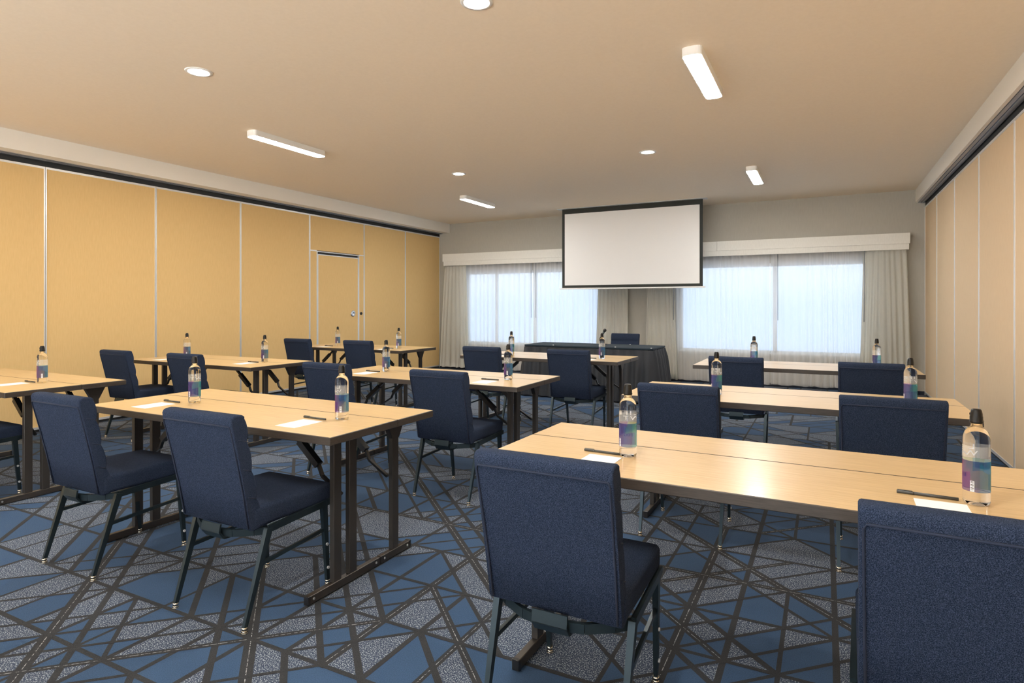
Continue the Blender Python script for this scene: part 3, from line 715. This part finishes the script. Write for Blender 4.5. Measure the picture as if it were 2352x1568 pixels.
# table: seats as (bottle dx, dy, turn, card dx, dy)
seats = {'A': [(.489, .289, 0.0, .354, .070), (1.538, .237, .75, 1.384, .030)],
         'B': [(.540, .285, -.1, .375, .070), (1.581, .33, -.15, 1.42, .08)],
         'C': [(.516, .33, .4, .36, .08), (1.532, .33, -.2, 1.38, .08)],
         'D': [(.475, .333, .1, .290, .078), (1.600, .341, .85, 1.432, .075)],
         'E': [(.397, .385, .9, .262, .115), (1.596, .357, .8, 1.44, .070)],
         'F': [(.505, .30, .35, .34, .08), (1.590, .30, .8, 1.42, .07)],
         'G': [(1.482, .383, 1.0, 1.315, .150)],
         'H': [(.445, .36, .9, .28, .08), (1.529, .44, .7, 1.40, .165)],
         'I': [(.489, .344, .9, .355, .06), (1.569, .326, .8, 1.41, .06)]}
proto_p = None
pen = empty('pen')
bm = newbm(); tube(bm, [(0, 0, .0046), (.108, 0, .0046)], .0045, 12); tube(bm, [(.108, 0, .0046), (.112, 0, .0046), (.152, 0, .0046)], [.0045, .0049, .0048], 12); obj('barrel', bm, M['pen'], pen)
bm = newbm(); beam(bm, (.112, -.0015, .0104), (.150, -.0015, .0100), (.003, .0012)); obj('clip', bm, M['pen'], pen)
me = text_mesh('COURTYARD', .0062, 0, 1.1); me.materials.append(M['gold'])
for v_ in me.vertices:
    x, y = v_.co.x, v_.co.y; a = math.pi / 2 + .55 + y / .0047
    v_.co = (.060 + x, -math.cos(a) * -.0048, .0046 + .0048 * math.sin(a))
link(bpy.data.objects.new('lettering', me), pen)
card = empty('note_card')
bm = newbm(); box(bm, 0, 0, 0, .127, .175, .0012); obj('sheet', bm, M['paper'], card)
me = text_mesh('COURTYARD', .0055, 0, 1.3); me.materials.append(M['ink'])
for v_ in me.vertices: v_.co = (v_.co.x + .090, v_.co.y + .014, .00135)
link(bpy.data.objects.new('lettering', me), card)
first = True
for k, lst in seats.items():
    for n, (bx, by, turn, cx_, cy_) in enumerate(lst):
        side = ('left' if n == 0 else 'right') if len(lst) > 1 else 'visible'
        x, y, r = on_table(k, bx, by); o = proto_b if first else dup(proto_b, (0, 0, 0)); o.location = (x, y, TZ + .0003); o.rotation_euler = (0, 0, math.atan2(-y, -x) - math.pi + turn)
        lk = look.get(k + str(n), 'colourful label')
        tag(o, 'water bottle with %s at %s seat of %s' % (lk, side, where[k][0]), 'bottle', 'water bottles on the training tables')
        x, y, r = on_table(k, cx_, cy_); o = card if first else dup(card, (0, 0, 0)); o.location = (x, y, TZ + .0003); o.rotation_euler = (0, 0, r)
        tag(o, 'blank white note card at %s seat of %s' % (side, where[k][0]), 'note card', 'note cards on the training tables')
        x, y, r = on_table(k, cx_ + .127 - .014, cy_ + .211); o = pen if first else dup(pen, (0, 0, 0)); o.location = (x, y, TZ + .0003); o.rotation_euler = (0, 0, r + math.pi - .04)
        tag(o, 'dark grey pen at %s seat of %s' % (side, where[k][0]), 'pen', 'pens on the training tables')
        first = False
# ================= HEAD TABLE =================
ht = empty('head_table', (-3.01, 8.42, 0)); tag(ht, 'long head table under dark cloth with pleated black skirt below the screen', 'table')
hx, hy, hz = .965, .345, .752
bm = newbm(); box(bm, -hx, -hy, hz - .024, hx, hy, hz, bev=.006); obj('top_cloth', bm, M['cloth'], ht)
def skirt():
    bm = newbm(); per = []
    cor = [(-hx, -hy), (hx, -hy), (hx, hy), (-hx, hy)]
    for i in range(4):
        a, b = Vector(cor[i]), Vector(cor[(i + 1) % 4]); L_ = (b - a).length; n = int(L_ / .020); d = (b - a) / L_; nn = Vector((d.y, -d.x))
        for k in range(n): per.append((a + d * L_ * k / n, nn, L_ * k / n + i * 3))
    rows = []
    for z, amp, fl in ((hz - .028, .004, 0), (hz - .06, .008, .004), (.60, .016, .022), (.45, .021, .040), (.30, .024, .056), (.15, .026, .070), (.02, .028, .080)):
        row = []
        for p, nn, s in per:
            w = math.sin(s * 2 * math.pi / .14); w = math.copysign(abs(w) ** .5, w) + .4 * math.sin(s * 17 + z * 3)
            c = p.normalized() * .3
            q = p + nn * (fl + amp * w) ; row.append(bm.verts.new((q.x, q.y, z)))
        rows.append(row)
    n = len(per)
    for A, B in zip(rows, rows[1:]):
        for k in range(n): f = bm.faces.new((A[k], A[(k + 1) % n], B[(k + 1) % n], B[k])); f.smooth = True
    return bm
obj('pleated_skirt', skirt(), M['skirt'], ht)
bm = newbm(); 
for x in (-hx + .12, hx - .12):
    for y in (-.25, .25): box(bm, x - .015, y - .015, 0, x + .015, y + .015, hz - .03)
obj('leg_frame', bm, M['tleg'], ht)
for x, y in ((-.50, -hy + .01), (.435, -hy + .01), (.935, -hy + .01), (.46, hy - .05)):
    bm = newbm(); lathe(bm, [(0, .008), (.008, .007), (.011, .003), (.011, 0), (0, 0)], 12, (x, y, hz)); obj('skirt_clip', bm, M['white'], ht)
mic = empty('table_microphone', (-2.945, 8.62, hz + .001)); tag(mic, 'black microphone leaning on a small round stand on the dark head table', 'microphone')
bm = newbm(); lathe(bm, [(0, .014), (.02, .013), (.065, .008), (.072, .003), (.072, 0), (0, 0)], 28); obj('base', bm, M['black'], mic)
bm = newbm(); tube(bm, [(0, 0, .013), (0, 0, .11), (.005, 0, .13)], .006, 8); obj('stem', bm, M['black'], mic)
bm = newbm(); tube(bm, [(-.045, 0, .07), (.005, 0, .15), (.028, 0, .19)], [.010, .012, .015], 12); obj('handle', bm, M['cmetal'], mic)
bm = newbm(); d_ = Vector((.5, 0, .87)).normalized(); p_ = Vector((.034, 0, .20))
tube(bm, [p_ - d_ * .012, p_, p_ + d_ * .014, p_ + d_ * .026, p_ + d_ * .034], [.016, .024, .026, .020, .006], 14); obj('grille', bm, M['black'], mic)
